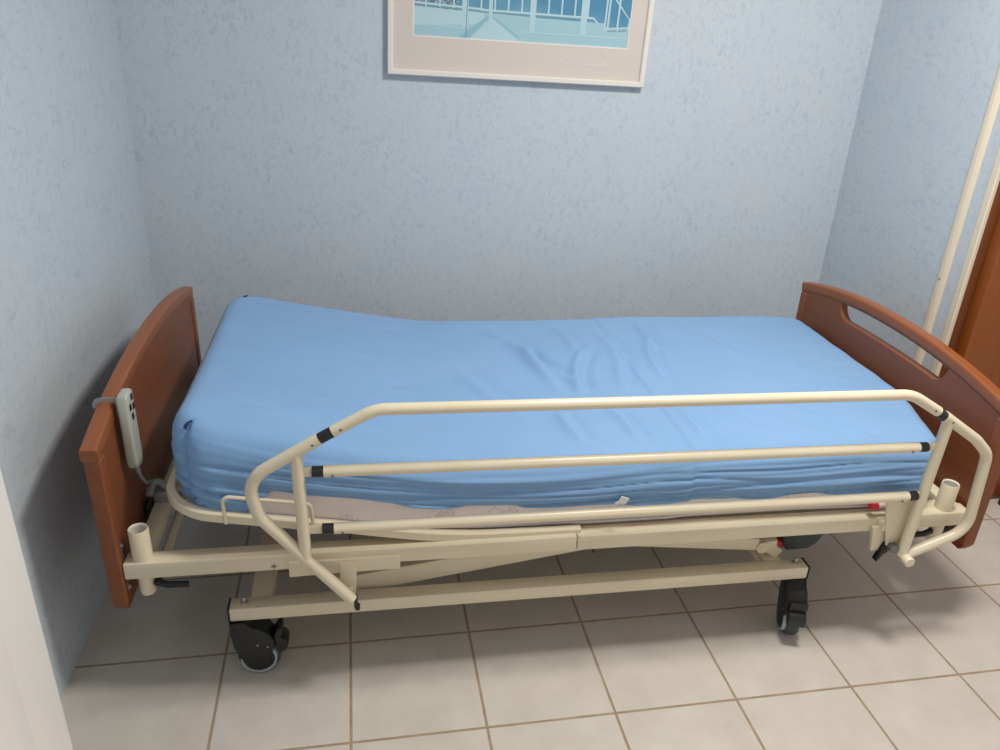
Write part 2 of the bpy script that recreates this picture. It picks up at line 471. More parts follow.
# glazing
gm = bpy.data.materials.new('picture_glass'); gm.use_nodes = True
nt = gm.node_tree; nt.nodes.clear()
out = nt.nodes.new('ShaderNodeOutputMaterial'); mx = nt.nodes.new('ShaderNodeMixShader')
tr = nt.nodes.new('ShaderNodeBsdfTransparent'); gl = nt.nodes.new('ShaderNodeBsdfGlossy'); fr = nt.nodes.new('ShaderNodeFresnel')
gl.inputs['Roughness'].default_value = 0.02; fr.inputs[0].default_value = 1.45
gg = nt.nodes.new('ShaderNodeNewGeometry'); sub = nt.nodes.new('ShaderNodeMath'); sub.operation = 'SUBTRACT'; sub.inputs[0].default_value = 1.0; sub.use_clamp = True
mul = nt.nodes.new('ShaderNodeMath'); mul.operation = 'MULTIPLY'
nt.links.new(gg.outputs['Backfacing'], sub.inputs[1]); nt.links.new(sub.outputs[0], mul.inputs[0]); nt.links.new(fr.outputs[0], mul.inputs[1]); nt.links.new(mul.outputs[0], mx.inputs[0]); nt.links.new(tr.outputs[0], mx.inputs[1]); nt.links.new(gl.outputs[0], mx.inputs[2]); nt.links.new(mx.outputs[0], out.inputs[0])
bm = bmesh.new(); box(bm, FW - 0.002, PW - FW + 0.002, -0.0185, -0.0165, FW - 0.002, PH - FW + 0.002)
mesh_obj('glass', bm, gm, pic, smooth=False)

# ------------------------------------------------------------------ the bed
BED = (0, -0.1005, 0); BRZ = -0.0115
bed = empty('hospital_bed', BED, BRZ)
tag(bed, 'adjustable hospital bed with cherry wood end boards and cream tube frame on black casters', 'bed')
XH, XF, W = -0.167, 1.871, 0.977
ZB, ZC, ZP = 0.234, 0.645, 0.702
def arc_z(y, zc=ZC, zp=ZP):
    u = (y - W / 2) / (W / 2)
    return zp - (zp - zc) * abs(u) ** 2.2

def end_board(name, x, sgn, hole):
    """x: face towards the mattress; the board runs from x away from the mattress (sgn)"""
    th_ = 0.026
    b = empty(name, (0, 0, 0), 0, bed)
    N = 44
    ys = [W * i / N for i in range(N + 1)]
    ch = 0.035
    low = [(ch * .45, ZB), (W - ch * .45, ZB), (W, ZB + ch * .6)]
    outer = [(0, ZB + ch * .6)] + low + [(y, arc_z(y) - 0.012) for y in reversed(ys)]
    loops = [outer]
    if hole:
        ha, hb = 0.232, W - 0.232
        top = [(ha + (hb - ha) * i / 20, 0) for i in range(21)]
        top = [(y, arc_z(y) - 0.034) for y, _ in top]
        lowc = []
        for i in range(21):
            y = hb - 0.045 - (hb - ha - 0.09) * i / 20
            u = (y - W / 2) / 0.2
            lowc.append((y, 0.6065 + 0.004 * (1 - u * u)))
        rr = []
        for i in range(1, 7):
            a = i / 7
            rr.append((hb - 0.045 * (a ** 1.7), top[-1][1] - (top[-1][1] - 0.6065) * (1 - (1 - a) ** 1.7)))
        ll = [(W - y, z) for y, z in reversed(rr)]
        loops.append(top + rr + lowc + ll)
    pn = curve_plate('panel', loops, th_, 0.002, M['cherry'], b)
    pn.location = (x + sgn * th_ / 2, 0, 0)
    # thicker rounded rail along the arched top
    bm = bmesh.new()
    path = [Vector((0, y, arc_z(y) - 0.014)) for y in [-0.004 + (W + 0.008) * i / 56 for i in range(57)]]
    hw, hh, r = 0.0168, 0.0165, 0.007
    prof = []
    for cx_, cy_, a0 in ((hw - r, hh - r, 0), (-hw + r, hh - r, 90), (-hw + r, -hh + r, 180), (hw - r, -hh + r, 270)):
        for k in range(5):
            a = math.radians(a0 + 22.5 * k); prof.append((cx_ + r * math.cos(a), cy_ + r * math.sin(a)))
    sweep(bm, path, prof, True, Vector((0, 0, 1)))
    cp = mesh_obj('top_rail', bm, M['cherry_cap_lit'], b); cp.location = (x + sgn * 0.0145, 0, 0)
    # narrow upright stiles along both ends
    for yc in (0.016, W - 0.016):
        bm = bmesh.new(); box(bm, -0.0165, 0.0165, yc - 0.0175, yc + 0.0175, ZB + 0.022, ZC - 0.028, 0.005, 3)
        s_ = mesh_obj('stile', bm, M['cherry'], b); s_.location = (x + sgn * 0.0125, 0, 0)
    return b
hbd = end_board('headboard', XH, -1, False)
fbd = end_board('footboard', XF, 1, True)

# ---- main frame
ZF0, ZF1 = 0.3205, 0.3605
def beam(x0, x1, y0, y1):
    bm = bmesh.new(); box(bm, x0, x1, y0, y1, ZF0, ZF1, 0.004, 2); return bm
for y0 in (0.002, W - 0.046):
    mesh_obj('side_beam', beam(XH + 0.005, 0.8285, y0, y0 + 0.044), M['cream'], bed)
    mesh_obj('side_beam', beam(0.8305, XF - 0.012, y0, y0 + 0.044), M['cream'], bed)
for x0 in (-0.150, XF - 0.052):
    mesh_obj('cross_bar', (lambda b_: (box(b_, x0, x0 + 0.036, 0.046, W - 0.046, 0.326, 0.358, 0.004), b_)[1])(bmesh.new()), M['cream'], bed)
bm = bmesh.new(); tube(bm, [(-0.105, 0.046, 0.300), (-0.105, W - 0.046, 0.300)], 0.011, 0, 14, up=Vector((0, 0, 1)))
mesh_obj('tie_rod', bm, M['cream'], bed)

def socket(x, y, zt=0.435, zb=0.268, r=0.0208):
    b_ = bmesh.new()
    lathe(b_, [(r * .86, zt - 0.05), (r * .86, zt - 0.002), (r * .93, zt), (r, zt - 0.003), (r, 0.36), (r + 0.0005, 0.33), (r, 0.324), (r * .82, 0.322), (r * .82, zb + 0.003), (r * .76, zb)], (x, y, 0), 'z', 30)
    s = mesh_obj('pole_socket', b_, M['cream'], bed)
    b_ = bmesh.new(); lathe(b_, [(r * .855, zt - 0.052), (r * .855, zt - 0.0015), (r * .78, zt - 0.003), (r * .78, zt - 0.052)], (x, y, 0), 'z', 30)
    mesh_obj('liner', b_, M['hollow'], s)
    return s
SX = (-0.126, 1.796)
for x in SX:
    for y in (0.024, W - 0.024):
        s = socket(x, y + (0.003 if y < .5 else -0.003), 0.435 if y < .5 else 0.400)
        b_ = bmesh.new()
        sg_ = 1 if x < 1 else -1
        lathe(b_, [(0.004, 0.014), (0.009, 0.018), (0.009, 0.03), (0.004, 0.034)], (x, y, 0.294), 'x', 14)
        tube(b_, [(x + sg_ * 0.02, y - 0.004, 0.296), (x + sg_ * 0.045, y - 0.012, 0.294), (x + sg_ * 0.088, y - 0.012, 0.292)], 0.0075, 0.01, 12)
        mesh_obj('clamp_lever', b_, M['black'], s)
        # bracket that bolts the board on
        b_ = bmesh.new()
        xb = XH if x < 1 else XF
        yb = -0.001 if y < .5 else W - 0.012
        yb = 0.013 if y < .5 else W - 0.031
        xa = xb if x < 1 else xb - 0.004
        box(b_, xa, xa + 0.004, yb, yb + 0.018, 0.276, 0.408, 0.0025)
        br = mesh_obj('board_bracket', b_, M['hollow'], bed)
        xs = xb + (0.004 if x < 1 else -0.004)
        for zz in (0.397, 0.288):
            b_ = bmesh.new()
            lathe(b_, [(0.005, 0), (0.005, 0.002 * sg_), (0.003, 0.004 * sg_)], (xs, yb + 0.009, zz), 'x', 12)
            mesh_obj('screw', b_, M['steel'], br)

# ---- base with casters
ZR0, ZR1 = 0.162, 0.198
for y0 in (0.028, W - 0.068):
    bm = bmesh.new(); box(bm, 0.034, 1.464, y0, y0 + 0.04, ZR0, ZR1, 0.004)
    br = mesh_obj('base_rail', bm, M['cream'], bed)
    for xx in (0.030, 1.4635):
        bm = bmesh.new(); box(bm, xx, xx + 0.0045, y0 - 0.001, y0 + 0.041, ZR0 - 0.001, ZR1 + 0.001, 0.0015)
        mesh_obj('end_cap', bm, M['black'], br)
    for xx in (0.066, 1.436):
        bm = bmesh.new(); lathe(bm, [(0.008, ZR1), (0.008, ZR1 + 0.006), (0.0045, ZR1 + 0.007), (0.0045, ZR1 + 0.014), (0.003, ZR1 + 0.016)], (xx, y0 + 0.02, 0), 'z', 12)
        mesh_obj('bolt', bm, M['steel'], br)
for xx in (0.076, 1.36):
    bm = bmesh.new(); box(bm, xx, xx + 0.05, 0.069, W - 0.069, ZR0 + 0.004, ZR1 - 0.004, 0.004)
    mesh_obj('base_cross_bar', bm, M['cream'], bed)

def make_caster():
    c = empty('caster', (0, 0, 0), 0, bed)
    cx_, cz_, R = 0.036, 0.050, 0.050
    b_ = bmesh.new()
    hw = 0.016
    lathe(b_, [(0.012, -hw), (R * .80, -hw), (R * .93, -hw + .001), (R * .985, -hw + .005), (R, 0), (R * .985, hw - .005), (R * .93, hw - .001), (R * .80, hw), (0.012, hw)], (cx_, 0, cz_), 'y', 40)
    w_ = mesh_obj('wheel', b_, M['rubber'], c)
    for s in (-1, 1):
        b_ = bmesh.new()
        lathe(b_, [(R * .72, s * hw), (R * .73, s * (hw + .0095)), (R * .82, s * (hw + .0095)), (R * .83, s * hw)], (cx_, 0, cz_), 'y', 40)
        mesh_obj('wheel_ring', b_, M['rim'], w_)
    b_ = bmesh.new()
    hood = [(-0.022, 0.1595), (-0.022, 0.125), (-0.017, 0.088), (-0.006, 0.058), (0.004, 0.038), (0.0165, 0.022), (0.035, 0.0155), (0.052, 0.021), (0.064, 0.036), (0.066, 0.060), (0.072, 0.080), (0.074, 0.10), (0.062, 0.122), (0.045, 0.136), (0.024, 0.1440), (0.012, 0.1595)]
    for s in (-1, 1):
        prism(b_, hood, s * 0.0205, s * 0.0265, 'y', 0.0022)
    crown = [(-0.022, 0.1595), (-0.022, 0.125), (-0.0165, 0.100), (0.0, 0.108), (0.03, 0.112), (0.072, 0.103), (0.062, 0.122), (0.045, 0.136), (0.024, 0.1440), (0.012, 0.1595)]
    prism(b_, crown, -0.0206, 0.0206, 'y', 0.0)
    mesh_obj('fork', b_, M['black'], c, angle=0.9)
    for s in (-1, 1):
        for rx, rz in ((0.036, 0.092), (0.058, 0.085)):
            b_ = bmesh.new(); lathe(b_, [(0.0015, s * 0.0264), (0.0022, s * 0.0264), (0.0022, s * 0.0272), (0.0008, s * 0.0275)], (rx, 0, rz), 'y', 10)
            mesh_obj('rivet', b_, M['steel'], c)
    b_ = bmesh.new()
    prism(b_, [(0.072, 0.112), (0.084, 0.132), (0.092, 0.134), (0.094, 0.118), (0.087, 0.104), (0.098, 0.098), (0.105, 0.085), (0.100, 0.066), (0.088, 0.060), (0.080, 0.070), (0.074, 0.085)], -0.022, 0.022, 'y', 0.004, seg=3)
    mesh_obj('brake_pedal', b_, M['black'], c)
    return c
def dup_part(root, loc, rz):
    r = root.copy(); C.objects.link(r); r.location = loc; r.rotation_euler = (0, 0, rz)
    for ch in list(root.children):
        a = ch.copy(); C.objects.link(a); a.parent = r
        for g_ in ch.children:
            d = g_.copy(); C.objects.link(d); d.parent = a
    return r
cast = make_caster()
cast.location = (0.054, 0.048, 0)
dup_part(cast, (1.450, 0.056, 0), math.radians(-108))
dup_part(cast, (0.054, W - 0.048, 0), math.radians(20))
dup_part(cast, (1.436, W - 0.048, 0), math.radians(-30))

# ---- lifting gear between base and frame
def bar_between(bm, a, b, y0, y1, h, bev=0.004):
    a = Vector(a); b = Vector(b); d = (b - a).normalized(); n_ = Vector((-d.y, d.x)) * h / 2
    prism(bm, [tuple(a + n_), tuple(a - n_), tuple(b - n_), tuple(b + n_)], y0, y1, 'y', bev)
for y0 in (0.078, W - 0.118):
    bm = bmesh.new(); bar_between(bm, (0.27, 0.196), (0.95, 0.298), y0, y0 + 0.04, 0.052)
    mesh_obj('lift_arm', bm, M['cream'], bed)
    bm = bmesh.new(); bar_between(bm, (0.93, 0.287), (1.34, 0.240), y0, y0 + 0.036, 0.036)
    la = mesh_obj('lift_arm', bm, M['cream'], bed)
    bm = bmesh.new(); lathe(bm, [(0.0165, -0.004), (0.0165, 0.04), (0.008, 0.042), (0.008, -0.006)], (1.352, y0, 0.232), 'y', 24)
    mesh_obj('pivot', bm, M['cream'], la)
    bm = bmesh.new(); bar_between(bm, (1.362, 0.234), (1.408, 0.200), y0 + 0.004, y0 + 0.032, 0.03)
    bar_between(bm, (1.350, 0.232), (1.395, 0.236), y0 + 0.002, y0 + 0.03, 0.026)
    mesh_obj('pivot_link', bm, M['cream'], la)
for xx, zz in ((0.34, 0.218), (0.90, 0.300)):
    bm = bmesh.new(); tube(bm, [(xx, 0.12, zz), (xx, W - 0.12, zz)], 0.014, 0, 16, up=Vector((0, 0, 1)))
    mesh_obj('torsion_tube', bm, M['cream'], bed)
# black actuator housings
bm = bmesh.new()
prism(bm, [(1.418, 0.310), (1.424, 0.214), (1.440, 0.198), (1.500, 0.198), (1.522, 0.214), (1.546, 0.255), (1.556, 0.310)], 0.10, 0.20, 'y', 0.006, seg=3)
act = mesh_obj('actuator', bm, M['rubber'], bed)
bm = bmesh.new(); lathe(bm, [(0.012, 1.405), (0.0125, 1.408), (0.0125, 1.432), (0.010, 1.435)], (0, 0.115, 0.214), 'x', 20)
mesh_obj('ring', bm, M['red'], act)
bm = bmesh.new(); tube(bm, [(0.95, 0.15, 0.262), (1.42, 0.15, 0.245)], 0.013, 0, 16)
mesh_obj('piston', bm, M['steel'], act)
bm = bmesh.new()
prism(bm, [(0.30, 0.352), (0.31, 0.374), (0.42, 0.384), (0.56, 0.374), (0.58, 0.352)], 0.12, 0.26, 'y', 0.006)
mesh_obj('motor_housing', bm, M['black'], bed)
bm = bmesh.new(); box(bm, 0.878, 0.884, 0.03, 0.034, 0.288, 0.323, 0.001); box(bm, 0.876, 0.886, 0.024, 0.04, 0.316, 0.325, 0.002)
mesh_obj('stop_pin', bm, M['black'], bed)

# ---- mattress platform: raised head section and flat part
def lift(x):                     # rise of the head section
    k, x0 = 0.180, 0.50
    u = x0 - x
    s = 0.10
    return k * (u + math.sqrt(u * u + s * s) - s * 0.55) / 2 if u > -0.6 else 0.0
ZPL = 0.372
def pl(x): return ZPL + lift(x)
def flat_bar_profile(h, w_): return [(-w_ / 2, -h / 2), (w_ / 2, -h / 2), (w_ / 2, h / 2), (-w_ / 2, h / 2)]
XP0, YP0, YP1, RP = -0.072, 0.026, W - 0.026, 0.10
raw = [(0.84, YP0), (XP0, YP0), (XP0, YP1), (0.84, YP1)]
p2 = fillet([(a, b, 0) for a, b in raw], RP, 12)
path = []
for a, b in zip(p2, p2[1:]):
    n_ = max(1, int((b - a).length / 0.04))
    for k in range(n_): path.append(a.lerp(b, k / n_))
path.append(p2[-1])
path = [Vector((p.x, p.y, pl(p.x) + 0.004 - 0.012 * min(max((p.x - 0.3) / 0.3, 0), 1))) for p in path]
bm = bmesh.new(); sweep(bm, path, [(-.007, -.012), (.007, -.012), (.010, -.009), (.010, .009), (.007, .012), (-.007, .012), (-.010, .009), (-.010, -.009)], True)
mesh_obj('backrest_frame', bm, M['cream'], bed)
for i in range(7):
    x = 0.0 + i * 0.095
    z = pl(x) - 0.015
    bm = bmesh.new(); box(bm, x, x + 0.03, 0.034, W - 0.034, z - 0.004, z + 0.004)
    mesh_obj('slat', bm, M['cream'], bed)
for y0 in (0.050, W - 0.076):
    bm = bmesh.new(); box(bm, 0.42, 1.815, y0, y0 + 0.026, ZPL - 0.032, ZPL - 0.019, 0.003)
    sr = mesh_obj('platform_rail', bm, M['cream'], bed)
for i in range(11):
    x = 0.66 + i * 0.106
    bm = bmesh.new(); box(bm, x, x + 0.03, 0.078, W - 0.078, ZPL - 0.019, ZPL - 0.010)
    mesh_obj('slat', bm, M['cream'], bed)
for xa in (0.475, 0.70, 1.48):
    bm = bmesh.new(); box(bm, xa, xa + 0.05 if xa > .5 else xa + 0.016, 0.046, 0.051, ZPL - 0.031, ZPL - 0.021, 0.002)
    mesh_obj('platform_clip', bm, M['dark_steel'], bed)
# mattress retainer loops
def retainer(y, sgn):
    b_ = bmesh.new()
    xa, xb = 0.056, 0.236
    za, zb_ = pl(xa) + 0.004, pl(xb) + 0.004
    tube(b_, [(xa, y, za - 0.004), (xa - 0.002, y - sgn * .004, za + 0.066), (xb - 0.004, y - sgn * .004, zb_ + 0.068), (xb, y, zb_ - 0.006)], 0.0042, 0.014, 12)
    mesh_obj('mattress_retainer', b_, M['cream'], bed)
retainer(0.008, 1); retainer(W - 0.008, -1)

# red release knob on its clear tube at the foot end
bm = bmesh.new(); tube(bm, [(1.585, 0.010, 0.392), (1.632, 0.010, 0.392)], 0.006, 0, 14)
kn = mesh_obj('release_rod', bm, M['glass_tube'], bed)
bm = bmesh.new(); lathe(bm, [(0.008, 1.572), (0.0105, 1.574), (0.0105, 1.590), (0.008, 1.592)], (0, 0.010, 0.392), 'x', 20)
mesh_obj('release_knob', bm, M['red'], kn)

# grey cable clip on the head cross bar
bm = bmesh.new()
tube(bm, [(-0.152, 0.215, 0.392), (-0.146, 0.240, 0.414), (-0.132, 0.246, 0.410), (-0.110, 0.244, 0.384), (-0.085, 0.230, 0.378), (-0.076, 0.222, 0.382)], 0.0085, 0.012, 12)
box(bm, -0.150, -0.116, 0.235, 0.262, 0.357, 0.388, 0.004)
mesh_obj('cable_clip', bm, M['grey'], bed)
bm = bmesh.new(); box(bm, -0.162, -0.151, 0.200, 0.262, 0.318, 0.378, 0.004)
mesh_obj('plug', bm, M['black'], bed)

# ---- side rail
SY = -0.040
sr = empty('side_rail', (-0.002, 0, 0.003), 0, bed)
def rail_tube(name, pts, r, rad=0.0, mat='cream', parent=sr, fn=9):
    b_ = bmesh.new(); tube(b_, [(x, SY if len(p_) == 2 else p_[1], z) for p_ in pts for x, z in [(p_[0], p_[-1])]], r, rad, 22, fn)
    return mesh_obj(name, b_, M[mat], parent)
RT = 0.0122
rail_tube('top_tube', [(0.290, 0.683), (0.374, 0.729), (1.556, 0.721), (1.634, 0.676)], RT, [0.09, 0.10])
rail_tube('connector', [(0.262, 0.667), (0.292, 0.684)], RT - 0.0005, 0, 'black')
rail_tube('connector', [(1.632, 0.677), (1.656, 0.661)], RT - 0.0005, 0, 'black')
rail_tube('head_end_frame', [(0.264, 0.668), (0.116, 0.580), (0.134, 0.490), (0.314, 0.258)], RT + 0.0008, [0.085, 0.075])
rail_tube('foot_end_frame', [(1.654, 0.664), (1.760, 0.596), (1.803, 0.556), (1.820, 0.335), (1.668, 0.272)], RT + 0.0005, [0.08, 0.05, 0.06])
rail_tube('upright', [(0.2165, 0.641), (0.2215, 0.368)], RT + 0.0005)
rail_tube('upright', [(1.670, 0.652), (1.659, 0.272)], RT + 0.0005)
rail_tube('middle_tube', [(0.268, 0.592), (1.612, 0.583)], RT)
rail_tube('lower_tube', [(0.283, 0.451), (1.624, 0.448)], RT)
for nm, a, b in (('connector', (0.245, 0.5925), (0.270, 0.592)), ('connector', (1.610, 0.583), (1.634, 0.583)),
                 ('connector', (0.259, 0.4515), (0.285, 0.451)), ('connector', (1.622, 0.448), (1.647, 0.448))):
    rail_tube(nm, [a, b], RT - 0.0007, 0, 'black')
for x0, x1, z in ((0.222, 0.252, 0.5925), (1.628, 1.666, 0.583), (0.225, 0.266, 0.4515), (1.640, 1.660, 0.448)):
    b_ = bmesh.new(); box(b_, x0, x1, SY - 0.003, SY + 0.003, z - 0.0105, z + 0.0105, 0.002)
    mesh_obj('tube_tab', b_, M['cream'], sr)
for x, z in ((0.306, 0.692), (0.250, 0.660), (0.286, 0.587), (0.301, 0.4465), (1.618, 0.684), (1.672, 0.652), (1.592, 0.578), (1.604, 0.443)):
    b_ = bmesh.new()
    lathe(b_, [(0.0028, 0), (0.0028, -0.0015), (0.001, -0.002)], (x, SY - RT + 0.0005, z), 'y', 10)
    mesh_obj('rivet', b_, M['dark_steel'], sr)
# head-end bracket: plate under the beam, tab and black latch
b_ = bmesh.new()
prism(b_, [(0.180, 0.340), (0.180, 0.3025), (0.270, 0.3045), (0.422, 0.3065), (0.422, 0.340)], -0.006, 0.003, 'y', 0.0015)
prism(b_, [(0.289, 0.335), (0.289, 0.262), (0.316, 0.238), (0.322, 0.240), (0.327, 0.335)], -0.012, -0.004, 'y', 0.0015)
tube(b_, [(0.309, 0.000, 0.262), (0.309, -0.046, 0.262)], 0.009, 0, 16, up=Vector((0, 0, 1)))
mesh_obj('rail_bracket', b_, M['cream'], sr)
b_ = bmesh.new(); box(b_, 0.318, 0.326, -0.050, -0.026, 0.238, 0.264, 0.003); box(b_, 0.320, 0.331, -0.050, -0.034, 0.232, 0.244, 0.003)
mesh_obj('latch', b_, M['black'], sr)
# foot-end bracket
b_ = bmesh.new()
prism(b_, [(1.586, 0.436), (1.668, 0.438), (1.664, 0.280), (1.646, 0.270), (1.624, 0.290), (1.600, 0.378)], -0.022, -0.016, 'y', 0.0015)
prism(b_, [(1.584, 0.336), (1.626, 0.336), (1.626, 0.300), (1.614, 0.266), (1.596, 0.266)], -0.010, 0.002, 'y', 0.0015)
box(b_, 1.602, 1.662, -0.018, 0.005, 0.330, 0.352, 0.002)
lathe(b_, [(0.0125, 0.004), (0.0135, 0.0), (0.0135, -0.016), (0.0115, -0.019)], (1.663, SY - 0.012, 0.270), 'y', 24)
mesh_obj('rail_bracket', b_, M['cream'], sr)
b_ = bmesh.new(); lathe(b_, [(0.010, 0.012), (0.012, 0.008), (0.012, -0.012), (0.008, -0.016)], (1.638, -0.026, 0.288), 'y', 20)
mesh_obj('pivot_bolt', b_, M['dark_steel'], sr)
b_ = bmesh.new(); prism(b_, [(1.626, 0.294), (1.638, 0.282), (1.636, 0.264), (1.626, 0.258), (1.614, 0.236), (1.608, 0.242), (1.616, 0.268)], -0.020, -0.004, 'y', 0.003)
mesh_obj('latch', b_, M['black'], sr)
b_ = bmesh.new()
for x, z in ((0.146, 0.332), ):
    box(b_, x - 0.006, x + 0.006, 0.0005, 0.003, z - 0.0014, z + 0.0014); box(b_, x - 0.0014, x + 0.0014, 0.0005, 0.003, z - 0.006, z + 0.006)
mesh_obj('beam_screw', b_, M['dark_steel'], bed)

# ------------------------------------------------------------------ mattress and fitted sheet
MX0, MX1, MY0, MY1 = -0.044, XF - 0.024, 0.036, W - 0.040
ZM0, ZM1 = ZPL - 0.009, 0.545
def rounded(x, y, z, b, r):
    """push a point of a box surface onto a rounded box"""
    x0, x1, y0, y1, z0, z1 = b
    cx_ = min(max(x, x0 + r), x1 - r); cy_ = min(max(y, y0 + r), y1 - r); cz_ = min(max(z, z0 + r if z0 is not None else z), z1 - r)
    d = Vector((x - cx_, y - cy_, z - cz_))
    if d.length < 1e-9: return Vector((x, y, z)), Vector((0, 0, 1))
    dn = d.normalized()
    return Vector((cx_, cy_, cz_)) + dn * r, dn

def sheet_shell(b, r, step, bottom, disp=None):
    """top and four sides of a rounded box, the open lower edge at bottom(x, y)"""
    x0, x1, y0, y1, z0, z1 = b
    nx, ny = int((x1 - x0) / step), int((y1 - y0) / step)
    nz = int((z1 - ZM0) / (step * 0.8))
    # spacing is denser near the edges
    def sp(a, c_, n):
        return [a + (c_ - a) * i / n for i in range(n + 1)]
    xs, ys = sp(x0, x1, nx), sp(y0, y1, ny)
    bm = bmesh.new(); V = {}
    def vert(key, x, y, z):
        if key in V: return V[key]
        p, n_ = rounded(x, y, z, b, r)
        if disp: p = disp(p, n_)
        V[key] = bm.verts.new(p); return V[key]
    for i in range(nx):
        for j in range(ny):
            q = [vert((round(xs[a], 5), round(ys[c_], 5), 0), xs[a], ys[c_], z1) for a, c_ in ((i, j), (i + 1, j), (i + 1, j + 1), (i, j + 1))]
            bm.faces.new(q)
    ring = [(x, y0) for x in xs[:-1]] + [(x1, y) for y in ys[:-1]] + [(x, y1) for x in reversed(xs[1:])] + [(x0, y) for y in reversed(ys[1:])]
    nr = len(ring)
    for k in range(nz):
        for i in range(nr):
            (xa, ya), (xb, yb) = ring[i], ring[(i + 1) % nr]
            q = []
            for (x, y, kk) in ((xa, ya, k), (xb, yb, k), (xb, yb, k + 1), (xa, ya, k + 1)):
                zb_ = bottom(x, y); z = z1 + (zb_ - z1) * kk / nz
                q.append(vert((round(x, 5), round(y, 5), kk), x, y, z))
            bm.faces.new(q)
    return bm

def squircle(p, b, rv):
    """round the corners of the plan outline"""
    for xc, sx_, r_ in ((b[0], 1, rv), (b[1], -1, rv * 0.7)):
        for yc, sy_ in ((b[2], 1), (b[3], -1)):
            cx_, cy_ = xc + sx_ * r_, yc + sy_ * r_
            a, c_ = (cx_ - p.x) * sx_, (cy_ - p.y) * sy_
            if a > 0 and c_ > 0:
                k = max(a, c_) / math.hypot(a, c_)
                p.x = cx_ - sx_ * a * k; p.y = cy_ - sy_ * c_ * k
                return math.atan2(c_, a)
    return None
def taper(p):
    """the foot end is drawn in towards the near corner, and sags a little"""
    e = min(max((p.x - 1.35) / 0.5, 0), 1); e = e * e * (3 - 2 * e)
    k = min(max((0.40 - p.y) / 0.38, 0), 1); k = k * k * (3 - 2 * k)
    p.x -= 0.080 * e * k
    p.z -= 0.010 * e
def mattress_taper(bm):
    for v in bm.verts: taper(v.co)
# mattress core
bm = bmesh.new()
box(bm, MX0, MX1, MY0, MY1, ZM0, ZM1 - 0.022, 0)
bmesh.ops.subdivide_edges(bm, edges=[e for e in bm.edges if abs(e.verts[0].co.x - e.verts[1].co.x) > 0.5], cuts=40, use_grid_fill=True)
bmesh.ops.bevel(bm, geom=[e for e in bm.edges if len(e.link_faces) == 2 and e.calc_face_angle(0) > 0.5], offset=0.016, segments=3, affect='EDGES')
for v in bm.verts: v.co.z += lift(v.co.x)
for v in bm.verts: squircle(v.co, (MX0, MX1, MY0, MY1), 0.13)
mattress_taper(bm)
mt = mesh_obj('mattress', bm, M['ticking'])
mt.location = BED; mt.rotation_euler = (0, 0, BRZ)
tag(mt, 'beige floral mattress whose lower edge shows under the blue sheet on the bed', 'mattress')
b_ = bmesh.new()
for z in (ZM0 + 0.022, ):
    rp = fillet([((MX0 + MX1) / 2, MY0 - .001, z), (MX1 - .001, MY0 - .001, z), (MX1 - .001, MY1 + .001, z), (MX0 + .001, MY1 + .001, z), (MX0 + .001, MY0 - .001, z), ((MX0 + MX1) / 2 - 0.01, MY0 - .001, z)], 0.02, 5)
    pp = []
    for a, b in zip(rp, rp[1:]):
        n_ = max(1, int((b - a).length / 0.05))
        for k in range(n_): pp.append(a.lerp(b, k / n_))
    for p in pp: squircle(p, (MX0 + .001, MX1 - .001, MY0 - .001, MY1 + .001), 0.14); p.z += lift(p.x); taper(p)
    sweep(b_, pp, circ(0.0035, 8), closed=True)
mesh_obj('piping', b_, M['piping'], mt)

SR = 0.048
SB = (MX0 - 0.010, MX1 + 0.009, MY0 - 0.010, MY1 + 0.010, None, ZM1 + 0.010)
def smooth(a, b, x):
    u = min(max((x - a) / (b - a), 0), 1); return u * u * (3 - 2 * u)
def hem(x, y):
    near = smooth(0.5, 0.2, y)
    h = ZPL - 0.006 + 0.018 * smooth(0.04, 0.1, x) + (0.068 - 0.022 * smooth(0.3, 0.9, x) - 0.012 * smooth(0.9, 1.6, x)) * smooth(0.09, 0.16, x) * near
    return h + 0.004 * math.sin(x * 9 + 1) + 0.003 * math.sin(x * 23)
def ridge(p, a, b, w_, h):
    """a soft crease from a to b in plan"""
    ax, ay = a; bx, by_ = b
    dx, dy = bx - ax, by_ - ay; L = math.hypot(dx, dy)
    u = ((p.x - ax) * dx + (p.y - ay) * dy) / L
    v = (-(p.x - ax) * dy + (p.y - ay) * dx) / L
    v += 0.012 * math.sin(u * 14 + ax * 30)
    e = smooth(0, L * .35, u) * smooth(L, L * .65, u)
    return 2.0 * h * e * (math.exp(-(v / w_) ** 2) - 0.6 * math.exp(-((v - 1.6 * w_) / w_) ** 2))
random.seed(11)
